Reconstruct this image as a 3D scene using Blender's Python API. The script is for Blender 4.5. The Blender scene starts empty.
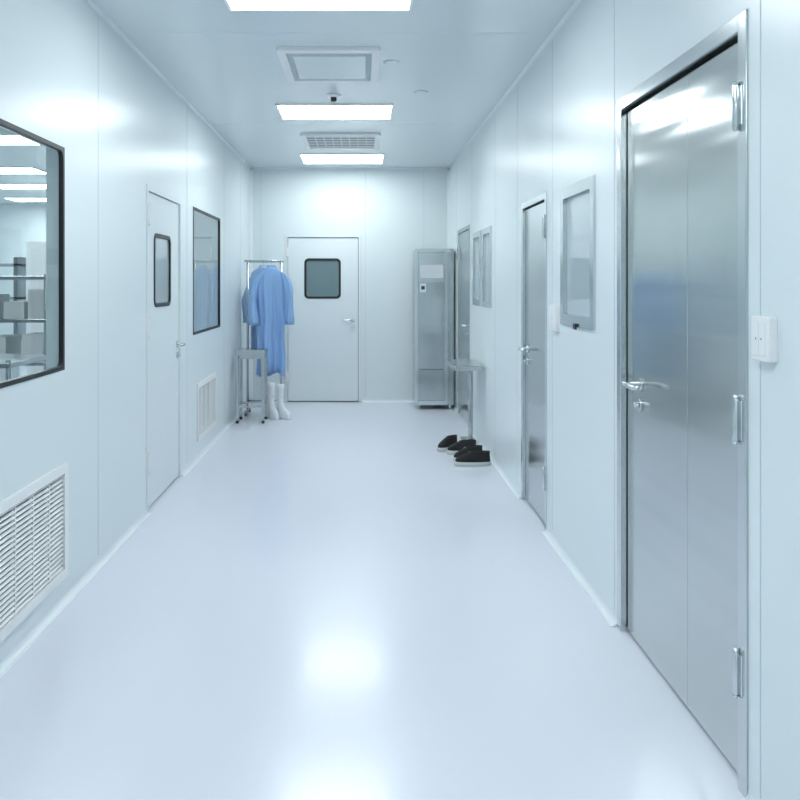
import bpy, bmesh, math, random
from mathutils import Vector
random.seed(3)
scene = bpy.context.scene
scene.view_settings.view_transform = 'Standard'
scene.view_settings.look = 'None'

XL, XR, YF, YB, H, CAM = -1.328, 1.065, 9.57, -3.0, 2.8, 1.424

# ------------------------------------------------------------ materials
def mat(name, col, rough=0.4, metal=0.0, spec=0.5, coat=0.0, aniso=0.0, bump=None, emit=None, coat_rough=0.1):
    m = bpy.data.materials.new(name); m.use_nodes = True
    nt = m.node_tree; n = nt.nodes; b = n['Principled BSDF']
    b.inputs['Base Color'].default_value = (*col, 1)
    b.inputs['Roughness'].default_value = rough
    b.inputs['Metallic'].default_value = metal
    b.inputs['Specular IOR Level'].default_value = spec
    b.inputs['Coat Weight'].default_value = coat
    b.inputs['Coat Roughness'].default_value = coat_rough
    if aniso:
        b.inputs['Anisotropic'].default_value = aniso
        t = n.new('ShaderNodeTangent'); t.direction_type = 'RADIAL'; t.axis = 'Z'
        nt.links.new(t.outputs[0], b.inputs['Tangent'])
    if emit:
        b.inputs['Emission Color'].default_value = (*emit[0], 1)
        b.inputs['Emission Strength'].default_value = emit[1]
    if bump:
        geo = n.new('ShaderNodeNewGeometry')
        scale, strength, dist = bump
        mp = n.new('ShaderNodeMapping'); nt.links.new(geo.outputs['Position'], mp.inputs['Vector'])
        mp.inputs['Scale'].default_value = scale
        no = n.new('ShaderNodeTexNoise'); no.inputs['Scale'].default_value = 1.0; no.inputs['Detail'].default_value = 1
        nt.links.new(mp.outputs[0], no.inputs['Vector'])
        bp = n.new('ShaderNodeBump'); bp.inputs['Strength'].default_value = strength; bp.inputs['Distance'].default_value = dist
        nt.links.new(no.outputs['Fac'], bp.inputs['Height']); nt.links.new(bp.outputs[0], b.inputs['Normal'])
    return m

def glass_mat(name, tint):
    m = bpy.data.materials.new(name); m.use_nodes = True
    nt = m.node_tree; n = nt.nodes; n.remove(n['Principled BSDF'])
    out = n['Material Output']
    tr = n.new('ShaderNodeBsdfTransparent'); tr.inputs[0].default_value = (*tint, 1)
    gl = n.new('ShaderNodeBsdfGlossy'); gl.inputs['Roughness'].default_value = .02
    lw = n.new('ShaderNodeLayerWeight'); lw.inputs['Blend'].default_value = .5
    pw = n.new('ShaderNodeMath'); pw.operation='POWER'; pw.inputs[1].default_value=5
    ma = n.new('ShaderNodeMath'); ma.operation='MULTIPLY_ADD'; ma.inputs[1].default_value=.9; ma.inputs[2].default_value=.05
    nt.links.new(lw.outputs['Facing'], pw.inputs[0]); nt.links.new(pw.outputs[0], ma.inputs[0])
    mx = n.new('ShaderNodeMixShader')
    nt.links.new(ma.outputs[0], mx.inputs[0]); nt.links.new(tr.outputs[0], mx.inputs[1]); nt.links.new(gl.outputs[0], mx.inputs[2])
    nt.links.new(mx.outputs[0], out.inputs[0])
    return m

M = dict(
 wall=mat('wall_panel_enamel', (.762,.845,.868), .28, spec=.45, bump=((.9,.9,.35),.25,.02)),
 wallf=mat('far_wall_enamel', (.745,.828,.845), .55, spec=.3),
 seam=mat('panel_seam', (.55,.65,.68), .5),
 ceil=mat('ceiling_panel', (.745,.815,.845), .2, spec=.5, bump=((.6,.6,.6),.2,.02)),
 floor=mat('epoxy_floor', (.77,.80,.885), .205, spec=.5, coat=.08, coat_rough=.1, bump=((1.3,.8,1),.15,.006)),
 cove=mat('cove_trim_white', (.80,.87,.90), .3),
 white=mat('white_plastic', (.88,.90,.91), .35),
 door=mat('white_door_enamel', (.77,.845,.865), .4, spec=.4),
 steel=mat('brushed_stainless', (.60,.635,.63), .17, metal=1, aniso=.35, bump=((.7,.7,9),.55,.006)),
 steelf=mat('polished_stainless', (.66,.70,.71), .2, metal=1),
 steelm=mat('frame_stainless', (.50,.54,.55), .25, metal=1),
 steeld=mat('satin_stainless', (.54,.58,.59), .17, metal=1, bump=((.5,.5,7),.4,.005)),
 black=mat('black_rubber', (.012,.015,.018), .4),
 dark=mat('dark_shadow_gap', (.04,.05,.055), .8),
 grey=mat('grey_void', (.16,.20,.22), .8),
 lamp=mat('lamp_diffuser', (.9,.9,.9), .5, emit=((.945,.987,1.0), 14.6)),
 lampd=mat('dimmed_lamp_diffuser', (.9,.9,.9), .5, emit=((.945,.987,1.0), 11.0)),
 lamp2=mat('lab_lamp_diffuser', (.9,.9,.9), .5, emit=((.93,.99,1.0), 17.0)),
 gown=mat('blue_gown_cotton', (.34,.54,.86), .85, spec=.15),
 gown2=mat('pale_blue_gown_cotton', (.42,.60,.88), .85, spec=.15),
 boot=mat('white_boot_rubber', (.80,.84,.88), .6, spec=.3),
 sole=mat('sneaker_sole', (.58,.60,.60), .6),
 upblack=mat('sneaker_canvas_black', (.012,.012,.014), .8),
 glassdark=mat('teal_grey_glass', (.16,.24,.26), .05, spec=.6),
 glassmid=mat('grey_blue_glass', (.46,.55,.58), .06, spec=.7),
 glass=glass_mat('clear_window_glass', (.82,.90,.91)),
 label=mat('paper_label', (.80,.84,.86), .6),
 labtop=mat('lab_bench_top', (.35,.42,.45), .4),
)

# ------------------------------------------------------------ mesh builder
ident = lambda u, v, n: Vector((u, v, n))
mapL = lambda u, v, n: Vector((XL+n, u, v))
mapR = lambda u, v, n: Vector((XR-n, u, v))
mapF = lambda u, v, n: Vector((u, YF-n, v))
mapC = lambda u, v, n: Vector((u, v, H-n))

def rrect(u0,u1,v0,v1,r,k=5):
    pts = []
    for cx,cy,a0 in ((u1-r,v1-r,0),(u0+r,v1-r,90),(u0+r,v0+r,180),(u1-r,v0+r,270)):
        for i in range(k+1):
            a = math.radians(a0+90*i/k); pts.append((cx+r*math.cos(a), cy+r*math.sin(a)))
    return pts

class MB:
    def __init__(s, name, f=ident):
        s.name=name; s.bm=bmesh.new(); s.f=f; s.mats=[]
    def mi(s, m):
        if m not in s.mats: s.mats.append(m)
        return s.mats.index(m)
    def face(s, vs, m, smooth=False):
        try:
            fc = s.bm.faces.new(vs); fc.material_index=s.mi(m); fc.smooth=smooth
        except ValueError: pass
    def loft(s, rings, m, cap0=True, cap1=True, smooth=True, close=True):
        R = [[s.bm.verts.new(s.f(*p)) for p in r] for r in rings]
        n = len(R[0])
        for a,b in zip(R, R[1:]):
            for i in range(n if close else n-1):
                j=(i+1)%n; s.face((a[i],a[j],b[j],b[i]), m, smooth)
        if cap0: s.face(R[0][::-1], m)
        if cap1: s.face(R[-1], m)
    def box(s,u0,u1,v0,v1,n0,n1,m):
        s.loft([[(u0,v0,n),(u1,v0,n),(u1,v1,n),(u0,v1,n)] for n in (n0,n1)], m, smooth=False)
    def quad(s,u0,u1,v0,v1,n,m):
        s.face([s.bm.verts.new(s.f(*p)) for p in ((u0,v0,n),(u1,v0,n),(u1,v1,n),(u0,v1,n))], m)
    def plate(s,u0,u1,v0,v1,r,n0,n1,m,k=5,ch=0):
        P = rrect(u0,u1,v0,v1,r,k)
        rings=[[(a,b,n0) for a,b in P]]
        if ch:
            rings.append([(a,b,n1-ch) for a,b in P])
            P = rrect(u0+ch,u1-ch,v0+ch,v1-ch,max(r-ch,.0005),k)
        rings.append([(a,b,n1) for a,b in P])
        s.loft(rings,m,smooth=False)
    def ring(s,o,ro,i,ri,n0,n1,m,k=5):
        O=rrect(*o,ro,k); I=rrect(*i,ri,k); N=len(O)
        def mk(P,n): return [s.bm.verts.new(s.f(a,b,n)) for a,b in P]
        a,b,c,d = mk(O,n0),mk(O,n1),mk(I,n1),mk(I,n0)
        for x,y in ((a,b),(b,c),(c,d),(d,a)):
            for q in range(N):
                w=(q+1)%N; s.face((x[q],x[w],y[w],y[q]),m)
    def tube(s,pts,r,m,seg=12,cap=True):
        P=[Vector(p) for p in pts]; rs = r if isinstance(r,(list,tuple)) else [r]*len(P)
        rings=[]
        t0=(P[1]-P[0]).normalized()
        up=Vector((0,0,1)) if abs(t0.z)<.9 else Vector((1,0,0))
        for i,p in enumerate(P):
            if i==0: t=P[1]-P[0]
            elif i==len(P)-1: t=P[-1]-P[-2]
            else: t=(P[i+1]-P[i]).normalized()+(P[i]-P[i-1]).normalized()
            t.normalize(); x=up.cross(t); x.normalize(); y=t.cross(x); up = y
            rings.append([tuple(p+x*rs[i]*math.cos(2*math.pi*k/seg)+y*rs[i]*math.sin(2*math.pi*k/seg)) for k in range(seg)])
        s.loft(rings,m,cap,cap)
    def wall(s,u0,u1,v0,v1,ops,n0,n1,m):
        us=sorted({u0,u1,*[o[0] for o in ops],*[o[1] for o in ops]}); vs=sorted({v0,v1,*[o[2] for o in ops],*[o[3] for o in ops]})
        V={}
        def inside(a,b):
            return any(o[0]<a<o[1] and o[2]<b<o[3] for o in ops) or not(u0<a<u1 and v0<b<v1)
        def v(i,j,n):
            if (i,j,n) not in V: V[(i,j,n)]=s.bm.verts.new(s.f(us[i],vs[j],n))
            return V[(i,j,n)]
        def cell(i,j):
            if i<0 or j<0 or i>=len(us)-1 or j>=len(vs)-1: return False
            return not inside((us[i]+us[i+1])/2,(vs[j]+vs[j+1])/2)
        for i in range(len(us)-1):
            for j in range(len(vs)-1):
                if not cell(i,j): continue
                for n in (n0,n1): s.face((v(i,j,n),v(i+1,j,n),v(i+1,j+1,n),v(i,j+1,n)),m)
                for di,dj,(a,b) in ((-1,0,((i,j),(i,j+1))),(1,0,((i+1,j),(i+1,j+1))),(0,-1,((i,j),(i+1,j))),(0,1,((i,j+1),(i+1,j+1)))):
                    if not cell(i+di,j+dj):
                        s.face((v(*a,n0),v(*b,n0),v(*b,n1),v(*a,n1)),m)
    def done(s, bevel=0, subsurf=0):
        bmesh.ops.recalc_face_normals(s.bm, faces=s.bm.faces)
        me=bpy.data.meshes.new(s.name); s.bm.to_mesh(me); s.bm.free()
        for m in s.mats: me.materials.append(M[m])
        o=bpy.data.objects.new(s.name, me); scene.collection.objects.link(o)
        if bevel:
            b=o.modifiers.new('edge_bevel','BEVEL'); b.width=bevel; b.segments=2; b.limit_method='ANGLE'; b.angle_limit=math.radians(50)
        if subsurf:
            q=o.modifiers.new('smooth','SUBSURF'); q.levels=subsurf; q.render_levels=subsurf
        return o

# ------------------------------------------------------------ shell
T=.08
b=MB('floor'); b.box(-7.0,XR+T,YB-T,14.0,-.1,0,'floor'); b.done()
b=MB('ceiling'); b.box(-7.0,XR+T,YB-T,14.0,H,H+.1,'ceil')
for y in (1.9,4.4,6.9): b.box(XL,XR,y,y+.003,H-.001,H,'ceil')
b.done()

W1=(1.75,3.577,1.035,2.03); D1=(4.95,5.90,0,2.04); W2=(6.32,7.53,1.01,2.03)
V1=(2.90,3.57,.14,.59); V2=(6.50,7.26,.17,.58)
b=MB('wall_left',mapL); b.wall(YB,14,0,H,[W1,D1,W2,V1,V2],-T,0,'wall')
for y in (-.9,.4,1.62,4.04,6.10,7.75,8.80): b.box(y,y+.004,.05,H-.03,0,.0012,'seam')
b.done()
D2=(2.20,3.315,0,2.18); D3=(4.58,5.29,0,1.95); D4=(7.82,8.78,0,2.0)
W3=(3.64,4.22,1.22,1.905); W4=(6.52,6.95,1.23,1.88); W5=(7.08,7.55,1.23,1.88)
b=MB('wall_right',mapR); b.wall(YB,YF,0,H,[D2,D3,D4,W3,W4,W5],-T,0,'wall')
for y in (-.2,.95,2.13,3.36,4.45,5.45,6.35,7.68,8.9): b.box(y,y+.004,.05,H-.03,0,.0012,'seam')
b.done()
DF=(-.909,0.0,0,2.0)
b=MB('wall_far',mapF); b.wall(XL,XR,0,H,[DF],-T,0,'wallf')
for x in (-1.20,.05,.75): b.box(x,x+.004,.05,H-.03,0,.0012,'seam')
b.done()
b=MB('wall_near'); b.box(XL,XR,YB-T,YB,0,H,'wall'); b.done()
b=MB('wall_lab_outer'); b.box(-7.08,-7.0,YB,14,0,H,'wall'); b.done()
b=MB('wall_lab_end'); b.box(-7.0,XL-T,14,14.08,0,H,'wall'); b.done()
b=MB('wall_lab_near'); b.box(-7.0,XL-T,YB-T,YB,0,H,'wall'); b.done()

# coved baseboards and ceiling trim
def cove(name,f,segs,top=False,r=.03):
    b=MB(name,f)
    for a,c in segs:
        prof=[(0.0005,0.0005),(r,0.0005)]+[(r-r*math.sin(math.radians(t)), r-r*math.cos(math.radians(t))) for t in range(10,90,16)]+[(0.0005,r)]
        if top: rings=[[(u,H-v,n) for n,v in prof] for u in (a,c)]
        else: rings=[[(u,v,n) for n,v in prof] for u in (a,c)]
        b.loft(rings,'cove',smooth=False)
    return b.done()
cove('baseboard_left',mapL,[(YB,4.95),(5.90,YF)])
cove('baseboard_right',mapR,[(YB,2.20),(3.315,4.58),(5.29,7.82),(8.78,YF)])
cove('baseboard_far',mapF,[(XL+.05,-.92),(.01,XR-.05)])
cove('trim_1',mapL,[(YB,YF)],True,.02); cove('trim_2',mapR,[(YB,YF)],True,.02); cove('trim_3',mapF,[(XL+.03,XR-.03)],True,.02)
for nm,x in (('trim_4',XL),('trim_5',XR)):
    b=MB(nm); s=1 if x<0 else -1
    b.loft([[(x+s*.001,YF-.001,z),(x+s*.035,YF-.001,z),(x+s*.001,YF-.035,z)] for z in (.05,H-.03)],'cove',smooth=False); b.done()

# ------------------------------------------------------------ windows
def window(name,f,o,fr,glass,w=.028,r=.02,n0=-.05,n1=.008,proud=.0,gn=-.012):
    b=MB(name,f)
    u0,u1,v0,v1=o; e=.0015
    b.ring((u0+e,u1-e,v0+e,v1-e),.002,(u0+w,u1-w,v0+w,v1-w),r,n0,n1,fr)
    if proud: b.ring((u0-proud,u1+proud,v0-proud,v1+proud),.006,(u0+e,u1-e,v0+e,v1-e),.002,.0008,n1,fr)
    b.quad(u0+w-.002,u1-w+.002,v0+w-.002,v1-w+.002,gn,glass)
    return b
window('window_1',mapL,W1,'black','glass',.02,.03,-.016,.004,gn=-.006).done()
window('window_2',mapL,W2,'black','glass',.02,.03,-.016,.004,gn=-.006).done()
b=window('window_3',mapR,W3,'steelf','glassmid',.045,.01,-.04,.012,.012)
b.box(3.90,3.94,1.197,1.225,.013,.022,'black'); b.done()
window('window_4',mapR,W4,'steelf','glassmid',.04,.01,-.04,.012,.01).done()
window('window_5',mapR,W5,'steelf','glassmid',.04,.01,-.04,.012,.01).done()

# ------------------------------------------------------------ doors
def lever(b,u,v,d,n=0,m='steelf',L=.125):
    b.plate(u-.026,u+.026,v-.026,v+.026,.0255,n,n+.009,m,8)
    b.plate(u-.022,u+.022,v-.105,v-.055,.0215,n,n+.010,m,8)
    b.tube([(u,v-.08,n+.01),(u,v-.08,n+.028)],.011,m)
    pts=[(u,v,n+.008),(u,v,n+.045),(u+d*.010,v,n+.056),(u+d*.03,v,n+.06),(u+d*L*.8,v,n+.06),(u+d*L,v+.002,n+.052)]
    b.tube(pts,[.011,.011,.0115,.011,.010,.008],m)
def hinge(b,u,v,n,m='steelf',h=.12):
    b.tube([(u,v-h/2,n),(u,v+h/2,n)],.009,m); b.tube([(u,v-h/2-.01,n),(u,v-h/2,n)],[.005,.010],m); b.tube([(u,v+h/2,n),(u,v+h/2+.01,n)],[.010,.005],m)
    b.box(u-.024,u+.024,v-h/2+.004,v+h/2-.004,n-.009,n-.005,m)

def door(name,f,o,leafm,framem,fw,hand,hinge_side,win=None,seam=None,hz=.98,hzs=(.3,1.03,1.9),gl='glassdark',rec=-.008,proud=.006,g=.004):
    b=MB(name,f); u0,u1,v0,v1=o; e=.0015
    b.box(u0+e,u0+fw,.001,v1-e,-.06,proud,framem); b.box(u1-fw,u1-e,.001,v1-e,-.06,proud,framem); b.box(u0+fw,u1-fw,v1-fw,v1-e,-.06,proud,framem)
    L=(u0+fw+g,u1-fw-g,.012,v1-fw-g)
    b.box(u0+fw,u1-fw,.001,v1-fw,-.065,-.058,'dark')
    if win:
        b.ring(L,.002,win,.05,-.05,rec,leafm)
        i=win; w=.022
        b.ring((i[0]-.004,i[1]+.004,i[2]-.004,i[3]+.004),.054,(i[0]+w,i[1]-w,i[2]+w,i[3]-w),.035,rec-.004,rec+.006,'black',6)
        b.plate(i[0]+w-.004,i[1]-w+.004,i[2]+w-.004,i[3]-w+.004,.038,rec-.012,rec-.006,gl)
    elif seam:
        b.box(L[0],seam-.0018,L[2],L[3],-.05,rec,leafm); b.box(seam+.0018,L[1],L[2],L[3],-.05,rec,leafm)
    else: b.box(*L,-.05,rec,leafm)
    lu,d = hand
    lever(b,lu,hz,d,rec)
    for z in hzs: hinge(b,hinge_side,z,max(rec,proud)+.008,framem if framem!='door' else 'white')
    return b
b=door('door_1',mapL,D1,'door','door',.04,(5.80,-1),4.975,win=(5.16,5.60,1.27,1.745),hzs=(.3,1.15,1.85),gl='glassmid'); b.done(.002)
b=door('door_2',mapR,D2,'steel','steelf',.05,(3.10,-1),2.245,seam=2.66,hz=1.03,hzs=(.33,1.04,1.92),rec=-.02,g=.012)
b.tube([(3.10,1.03,.03),(3.16,1.03,.035)],[.010,.007],'steelf')
b.done(.002)
b=door('door_3',mapR,D3,'steeld','steelf',.04,(5.17,-1),4.60,hz=1.0,hzs=(.3,1.75),rec=-.015,g=.008); b.done(.002)
b=door('door_4',mapR,D4,'steeld','steelm',.04,(7.95,1),8.76,hz=1.0,hzs=(.3,1.75)); b.done(.002)
b=door('door_5',mapF,DF,'door','door',.03,(-.10,-1),-.89,win=(-.675,-.245,1.24,1.715),hz=.98,hzs=(.3,1.8),g=.006); b.done(.002)

# ------------------------------------------------------------ return-air grilles
def grille(name,f,o):
    b=MB(name,f); u0,u1,v0,v1=o; p=.03
    b.ring((u0-p,u1+p,v0-p,v1+p),.004,(u0+.012,u1-.012,v0+.012,v1-.012),.002,.0008,.012,'white')
    b.box(u0+.002,u1-.002,v0+.002,v1-.002,-.055,-.05,'grey')
    nv=4
    for i in range(1,nv):
        u=u0+(u1-u0)*i/nv; b.box(u-.004,u+.004,v0+.012,v1-.012,-.012,.004,'white')
    n=int((v1-v0)/.021)
    for i in range(n):
        v=v0+.02+(v1-v0-.04)*i/(n-1)
        rings=[[(u,v+.003,-.005),(u,v+.005,-.004),(u,v-.002,.006),(u,v-.004,.005)] for u in (u0+.01,u1-.01)]
        b.loft(rings,'white',smooth=False)
    return b.done()
grille('air_return_grille',mapL,V1); grille('air_return_grille',mapL,V2)

# ------------------------------------------------------------ switches
def sw(name,y0,y1,z0,z1):
    b=MB(name,mapR)
    b.plate(y0,y1,z0,z1,.006,.0005,.024,'white',4,.003)
    cy=(y0+y1)/2; cz=(z0+z1)/2
    b.plate(y0+.012,y1-.012,z0+.015,z1-.015,.003,.024,.027,'white',4,.001)
    b.box(cy-.0006,cy+.0006,z0+.017,z1-.017,.0265,.0273,'seam')
    for u in (cy-.014,cy+.014): b.box(u-.002,u+.002,cz-.003,cz+.003,.0265,.0274,'grey')
    return b.done()
sw('light_switch',2.045,2.135,1.220,1.337)
sw('light_switch',4.285,4.43,1.165,1.303)

# ------------------------------------------------------------ ceiling fittings
def lamp(y0,y1,x0=-.645,x1=.238,m='lamp',name='ceiling_light_panel'):
    b=MB(name,mapC)
    b.ring((x0-.015,x1+.015,y0-.015,y1+.015),.004,(x0,x1,y0,y1),.002,.0005,.012,'white')
    b.box(x0,x1,y0,y1,.0005,.009,m); return b.done()
for y0 in (-2.0,.85): lamp(y0,y0+.55)
lamp(3.48,4.00); lamp(6.15,6.67); lamp(8.53,9.15,m='lampd')
for x,y in ((-3.45,7.4),(-4.35,9.5),(-4.75,11.1),(-5.3,12.9),(-3.2,4.2),(-3.2,1.2)): lamp(y,y+.5,x-.45,x+.45,'lamp2')
def diffuser(o,slots):
    x0,x1,y0,y1=o; b=MB('ceiling_air_diffuser',mapC)
    b.ring(o,.02,(x0+.05,x1-.05,y0+.06,y1-.06),.01,.0005,.022,'white')
    b.box(x0+.04,x1-.04,y0+.05,y1-.05,.0005,.003,'grey' if slots else 'seam')
    if slots:
        n=5
        for i in range(n):
            v=y0+.12+(y1-y0-.24)*i/(n-1)
            b.loft([[(u,v-.016,.010),(u,v-.014,.008),(u,v+.016,.018),(u,v+.014,.020)] for u in (x0+.05,x1-.05)],'white',smooth=False)
        for i in range(1,8):
            u=x0+.05+(x1-x0-.1)*i/8; b.box(u-.004,u+.004,y0+.06,y1-.06,.004,.02,'white')
    else:
        b.box(x0+.07,x1-.07,y0+.085,y1-.085,.002,.006,'seam')
        b.plate(x0+.085,x1-.085,y0+.12,y1-.12,.01,.006,.026,'ceil',4,.004)
    b.done()
diffuser((-.495,.116,4.66,5.42),False); diffuser((-.56,.18,7.34,8.10),True)
def disc(b,x,y,prof,m,seg=24):
    b.loft([[(x+r*math.cos(2*math.pi*k/seg),y+r*math.sin(2*math.pi*k/seg),n) for k in range(seg)] for r,n in prof],m)
b=MB('smoke_detector',mapC)
disc(b,-.20,5.85,[(.055,.0005),(.055,.012),(.04,.02)],'white'); disc(b,-.20,5.85,[(.022,.02),(.022,.045),(.012,.05)],'black'); b.done()
for x,y,r in ((.19,4.98,.05),(.43,5.75,.05)):
    b=MB('ceiling_sensor',mapC); disc(b,x,y,[(r,.0005),(r,.005),(r*.7,.009)],'ceil'); b.done()

# ------------------------------------------------------------ stainless locker
b=MB('stainless_locker')
x0,x1,y0,y1=.612,1.045,9.0,9.50
b.box(x0,x1,y0+.02,y1,.06,1.80,'steeld')
for x in (x0+.04,x1-.04):
    for y in (y0+.05,y1-.05): b.tube([(x,y,.0),(x,y,.06)],.018,'steelf')
b.box(x0-.003,x0+.03,y0,y0+.02,.05,1.81,'steelf'); b.box(x1-.10,x1-.07,y0,y0+.02,.05,1.81,'steelf'); b.box(x1-.035,x1,y0,y0+.02,.05,1.81,'steelm')
b.box(x0+.035,x1,y0+.001,y0+.02,1.77,1.81,'steelf'); b.box(x0+.035,x1-.10,y0+.001,y0+.02,.05,.10,'steelf')
b.box(x0+.04,x1-.105,y0+.006,y0+.02,.11,1.42,'steeld')
b.box(x0+.04,x1-.105,y0+.006,y0+.02,1.43,1.76,'steelf')
b.box(x0+.055,x1-.12,y0+.002,y0+.006,1.48,1.63,'label')
b.box(x0+.05,x0+.12,y0+.001,y0+.006,1.32,1.42,'label'); b.box(x0+.065,x0+.105,y0,y0+.001,1.35,1.39,'dark')
b.box(x0+.05,x1-.115,y0+.003,y0+.006,.45,.455,'dark')
b.tube([(x1-.125,y0+.006,.95),(x1-.125,y0-.02,.95),(x1-.125,y0-.02,1.08),(x1-.125,y0+.006,1.08)],.006,'steelf')
b.done(.002)

# ------------------------------------------------------------ steel stool (left)
b=MB('steel_stool')
x0,x1,y0,y1,h=-1.275,-.975,8.10,8.38,.745
b.plate(x0,x1,y0,y1,.012,h-.055,h,'steelm',4,.006)
for x in (x0+.02,x1-.02):
    for y in (y0+.02,y1-.02):
        b.box(x-.015,x+.015,y-.015,y+.015,.03,h-.05,'steelm'); b.tube([(x,y,0),(x,y,.03)],.016,'black')
for x in (x0+.02,x1-.02): b.box(x-.010,x+.010,y0+.03,y1-.03,.16,.18,'steelm')
for y in (y0+.02,y1-.02): b.box(x0+.03,x1-.03,y-.010,y+.010,.16,.18,'steelm')
b.box(x0+.03,x1-.03,y0+.025,y0+.035,h-.09,h-.05,'steelm')
b.done(.002)

# ------------------------------------------------------------ steel side table (right)
b=MB('steel_side_table')
b.plate(.79,1.045,6.82,7.45,.02,.675,.715,'steelm',5,.006)
b.tube([(.985,7.2,.02),(.985,7.2,.68)],.022,'steelm',16)
b.tube([(.985,7.2,.64),(.985,7.2,.68)],[.022,.05],'steelm',16)
b.plate(.90,1.03,7.08,7.32,.03,0,.02,'steelm',5,.005)
b.box(.83,1.03,7.19,7.21,.655,.68,'steelm')
b.done(.001)

# ------------------------------------------------------------ sneakers
def sneaker(cx,cy,ang,upper,L=.28,W=.10,zs=1.0):
    b=MB('sneaker'); ca,sa=math.cos(ang),math.sin(ang)
    def outline(l0,l1,ws,z,seg=28,tilt=0):
        pts=[]
        for k in range(seg):
            a=2*math.pi*k/seg; t=(1-math.cos(a))/2
            hw=W/2*(.74+.28*t)*(abs(math.sin(a))**.78)*ws
            l=l0+(l1-l0)*t; side=1 if math.sin(a)>=0 else -1
            x=(l-.5)*L; y=side*hw+.006*t
            pts.append((cx+x*ca-y*sa, cy+x*sa+y*ca, (z+tilt*t)*zs))
        return pts
    b.loft([outline(.01,.985,.95,.0),outline(0,1,1.03,.005,tilt=.004),outline(0,1,1.03,.026,tilt=.004),outline(.01,.985,.97,.032,tilt=.002)],'sole')
    b.loft([outline(.015,.975,.95,.030),outline(.02,.96,.95,.048),outline(.025,.90,.88,.066),outline(.03,.76,.78,.084),outline(.03,.64,.70,.098),outline(.02,.56,.62,.110),
            outline(.035,.54,.52,.112),outline(.06,.52,.45,.097),outline(.07,.50,.42,.047)],upper,cap0=False)
    b.loft([outline(.075,.49,.40,.05),outline(.075,.49,.40,.052)],'black')
    for i in range(4):
        t=.58+i*.05; z=(.104-.0095*i)*zs
        x=(t-.5)*L; w=.024
        p=[(cx+x*ca-y*sa,cy+x*sa+y*ca,z-abs(y)*.25) for y in (-w,0,w)]
        b.tube(p,.0036,'sole',6)
    return b.done()
sneaker(.87,6.25,math.radians(180),'upblack',.29,.105)
sneaker(.86,6.43,math.radians(200),'upblack',.27,.10)
sneaker(.84,6.68,math.radians(188),'upblack',.26,.095)
sneaker(.74,6.84,math.radians(225),'upblack',.26,.095)

# ------------------------------------------------------------ garment rack (double rail), gowns, boots
b=MB('garment_rack')
ry=8.72; rx0,rx1=-1.235,-.87; RY1,RY2=8.61,8.83
for x in (rx0,rx1):
    b.tube([(x,ry,.05),(x,ry,1.66)],.013,'steelm'); b.tube([(x,ry-.15,.04),(x,ry+.15,.04)],.013,'steelm')
    b.tube([(x,RY1,1.66),(x,RY2,1.66)],.011,'steelm')
    for y in (ry-.13,ry+.13): b.tube([(x,y,0),(x,y,.03)],.016,'black')
for y in (RY1,RY2): b.tube([(rx0-.02,y,1.66),(rx1+.02,y,1.66)],.011,'steelm')
b.tube([(rx0,ry,.14),(rx1,ry,.14)],.010,'steelm')
b.done()

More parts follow.
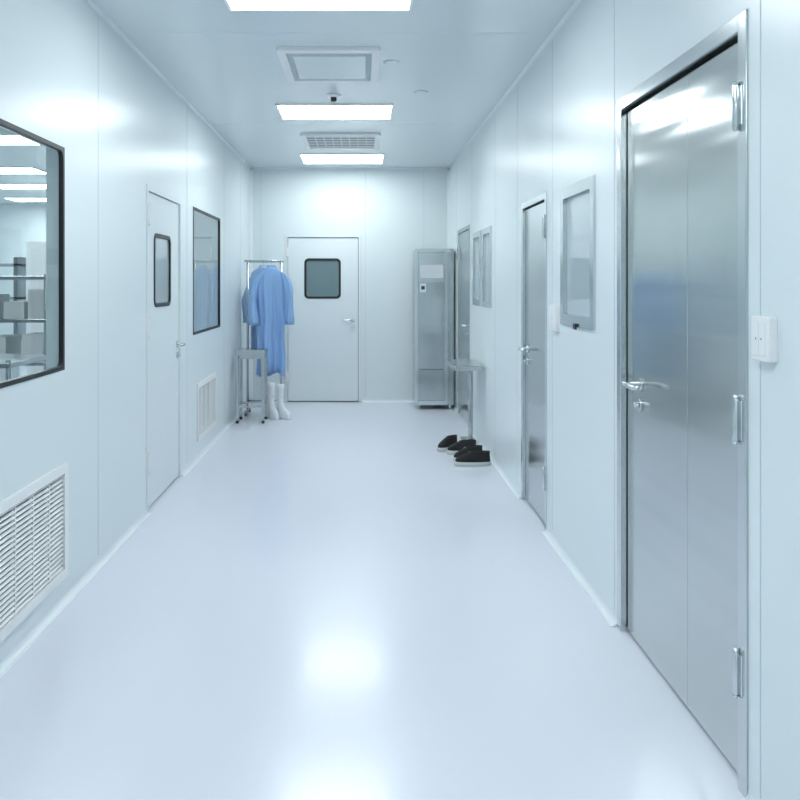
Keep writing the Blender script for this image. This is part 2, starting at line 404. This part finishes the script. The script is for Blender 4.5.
def gown(cx,cy,ang,m,ztop,zhem,sc=1.0,seed=0):
    rnd=random.Random(seed); ca,sa=math.cos(ang),math.sin(ang)
    b=MB('surgical_gown')
    ph=[rnd.uniform(0,6.28) for _ in range(4)]
    seg=96
    def P(x,y,z): return (cx+x*ca-y*sa, cy+x*sa+y*ca, z)
    def ring(a,bb,z,fold,t):
        pts=[]
        for k in range(seg):
            th=2*math.pi*k/seg
            f=1+fold*(.4*math.sin(6*th+ph[0]+t*.4)+.5*math.sin(11*th+ph[1]-t*.6)+.35*math.sin(17*th+ph[2]))
            g=1+fold*(1.2*math.sin(9*th+ph[2]+t*.4)+.8*math.sin(14*th+ph[3]))
            pts.append(P(a*(1+(f-1)*.5)*math.cos(th)+.006*math.sin(4*t+ph[3]), bb*(f+g-1)*math.sin(th), z+fold*.10*math.sin(3*th+ph[1])))
        return pts
    Hh=ztop-zhem
    prof=[(0,.055,.04,.0),(.02,.07,.05,.0),(.045,.12,.055,.02),(.075,.17,.06,.04),(.12,.185,.062,.08),(.22,.17,.062,.14),(.35,.16,.064,.2),(.5,.155,.066,.24),(.65,.16,.068,.26),(.8,.165,.068,.28),(.92,.165,.07,.3),(1,.165,.07,.3)]
    b.loft([ring(a*sc,d*sc,ztop-Hh*t,f,t*4) for t,a,d,f in prof],m,cap0=False,cap1=False)
    b.loft([ring(a*sc,d*sc,ztop-Hh*t,f,t*4) for t,a,d,f in ((0,.055,.04,0),(-.012,.052,.037,0),(-.012,.045,.03,0),(.05,.04,.025,0))],m,cap0=False)
    for s in (-1,1):
        rings=[]; n=14
        for i in range(n+1):
            t=i/n
            x=s*(.15+.075*math.sin(min(1,t*1.6)*1.4)+.010*math.sin(5*t+s))*sc; z=ztop-.085-.54*t; y=-.03*math.sin(2.5*t+s)
            r=(.066-.008*t+.008*math.sin(9*t+ph[0]))*sc
            rr=[]
            for k in range(24):
                th=2*math.pi*k/24; f=1+.14*math.sin(4*th+3*t+ph[1])+.10*math.sin(7*th-5*t)
                rr.append(P(x+r*.85*f*math.cos(th), y+r*f*math.sin(th), z+(.04*s*-math.cos(th)*(1-t)) ))
            rings.append(rr)
        b.loft(rings,m,cap0=True,cap1=False)
    b.tube([P(.10*sc,-.085,ztop-.42),P(.13*sc,-.10,ztop-.55),P(.12*sc,-.10,ztop-.78)],.006,m,6)
    # hanger with hook over the rail
    b.tube([P(0,0,ztop-.02),P(0,.016,ztop+.03),P(0,.016,1.668),P(0,0,1.677),P(0,-.016,1.668)],.003,'steelf',6)
    b.tube([P(-.13,0,ztop-.07),P(-.04,0,ztop-.025),P(.04,0,ztop-.025),P(.13,0,ztop-.07)],.005,'steelf',6)
    o=b.done()
    sd=o.modifiers.new('cloth_thickness','SOLIDIFY'); sd.thickness=.003
    return o
gown(-.965,RY1,math.radians(12),'gown',1.60,.45,.88,2)
gown(-1.08,RY2,math.radians(-8),'gown2',1.61,.62,.80,5)

def boot(cx,cy,ang,hh=.37):
    b=MB('cleanroom_boot'); ca,sa=math.cos(ang),math.sin(ang)
    def el(x,a,w,z,seg=20):
        return [(cx+(x+a*math.cos(2*math.pi*k/seg))*ca-(w*math.sin(2*math.pi*k/seg))*sa, cy+(x+a*math.cos(2*math.pi*k/seg))*sa+(w*math.sin(2*math.pi*k/seg))*ca, z) for k in range(seg)]
    b.loft([el(.05,.12,.042,0),el(.05,.125,.045,.015),el(.052,.12,.044,.045),el(.038,.10,.040,.075),el(.0,.062,.034,.11),el(-.018,.042,.034,.16),el(-.02,.042,.034,.22),el(-.016,.047,.037,hh*.85),el(-.014,.049,.039,hh),el(-.014,.043,.034,hh),el(-.014,.036,.028,.2)],'boot')
    b.done()
boot(-.945,8.455,math.radians(-62),.37); boot(-.845,8.46,math.radians(-50),.35)

# ------------------------------------------------------------ laboratory furniture behind the glass
def rack(name,x0,x1,y0,y1,h,levels,m='steelf'):
    b=MB(name)
    for x in (x0+.02,x1-.02):
        for y in (y0+.02,y1-.02): b.tube([(x,y,0),(x,y,h)],.015,m)
    for z in levels: b.box(x0,x1,y0,y1,z,z+.03,m)
    return b
b=rack('steel_shelf_rack',-3.35,-2.55,6.5,7.2,1.5,(.25,.75,1.1,1.45))
for x,z,h in ((-3.2,1.13,.2),(-2.95,1.13,.14),(-2.75,1.13,.24),(-3.1,.78,.2),(-2.8,.78,.22)): b.box(x,x+.17,6.6,6.9,z,z+h,'white')
b.done(.003)
b=rack('lab_trolley',-2.75,-2.15,4.9,5.6,.95,(.25,.6,.9))
b.box(-2.7,-2.4,5.0,5.3,.93,1.06,'white'); b.done(.003)
b=MB('lab_workbench'); b.box(-5.2,-3.6,7.8,8.6,.82,.87,'labtop')
b.box(-5.15,-4.4,7.9,8.55,0,.82,'white'); b.box(-4.35,-3.65,7.9,8.55,0,.82,'white')
for i in range(3): b.box(-5.1,-4.45,7.88,7.9,.06+i*.26,.29+i*.26,'white')
b.box(-5.2,-3.6,8.4,8.6,1.25,1.28,'labtop'); b.box(-5.2,-5.15,8.4,8.6,.87,1.7,'steelf'); b.box(-3.65,-3.6,8.4,8.6,.87,1.7,'steelf'); b.box(-5.2,-3.6,8.4,8.6,1.6,1.63,'labtop'); b.done(.003)
b=MB('storage_cabinet'); b.box(-4.6,-3.7,11,11.6,.05,2.0,'white'); b.box(-4.16,-4.14,10.985,11,.1,1.95,'seam')
b.tube([(-4.2,10.97,.9),(-4.2,10.97,1.1)],.01,'steelf'); b.tube([(-4.1,10.97,.9),(-4.1,10.97,1.1)],.01,'steelf'); b.box(-4.55,-3.75,11.05,11.55,0,.05,'grey'); b.done(.003)

# ------------------------------------------------------------ world + camera
w=bpy.data.worlds.new('world'); scene.world=w; w.use_nodes=True
w.node_tree.nodes['Background'].inputs[0].default_value=(.6,.7,.75,1); w.node_tree.nodes['Background'].inputs[1].default_value=.3
cd=bpy.data.cameras.new('camera'); cam=bpy.data.objects.new('camera',cd); scene.collection.objects.link(cam)
cam.location=(0,0,CAM); cam.rotation_euler=(math.radians(90),0,0)
cd.sensor_width=36; cd.lens=36; cd.shift_x=(400-361)/800; cd.shift_y=-(400-283)/800; cd.clip_start=.05
scene.camera=cam
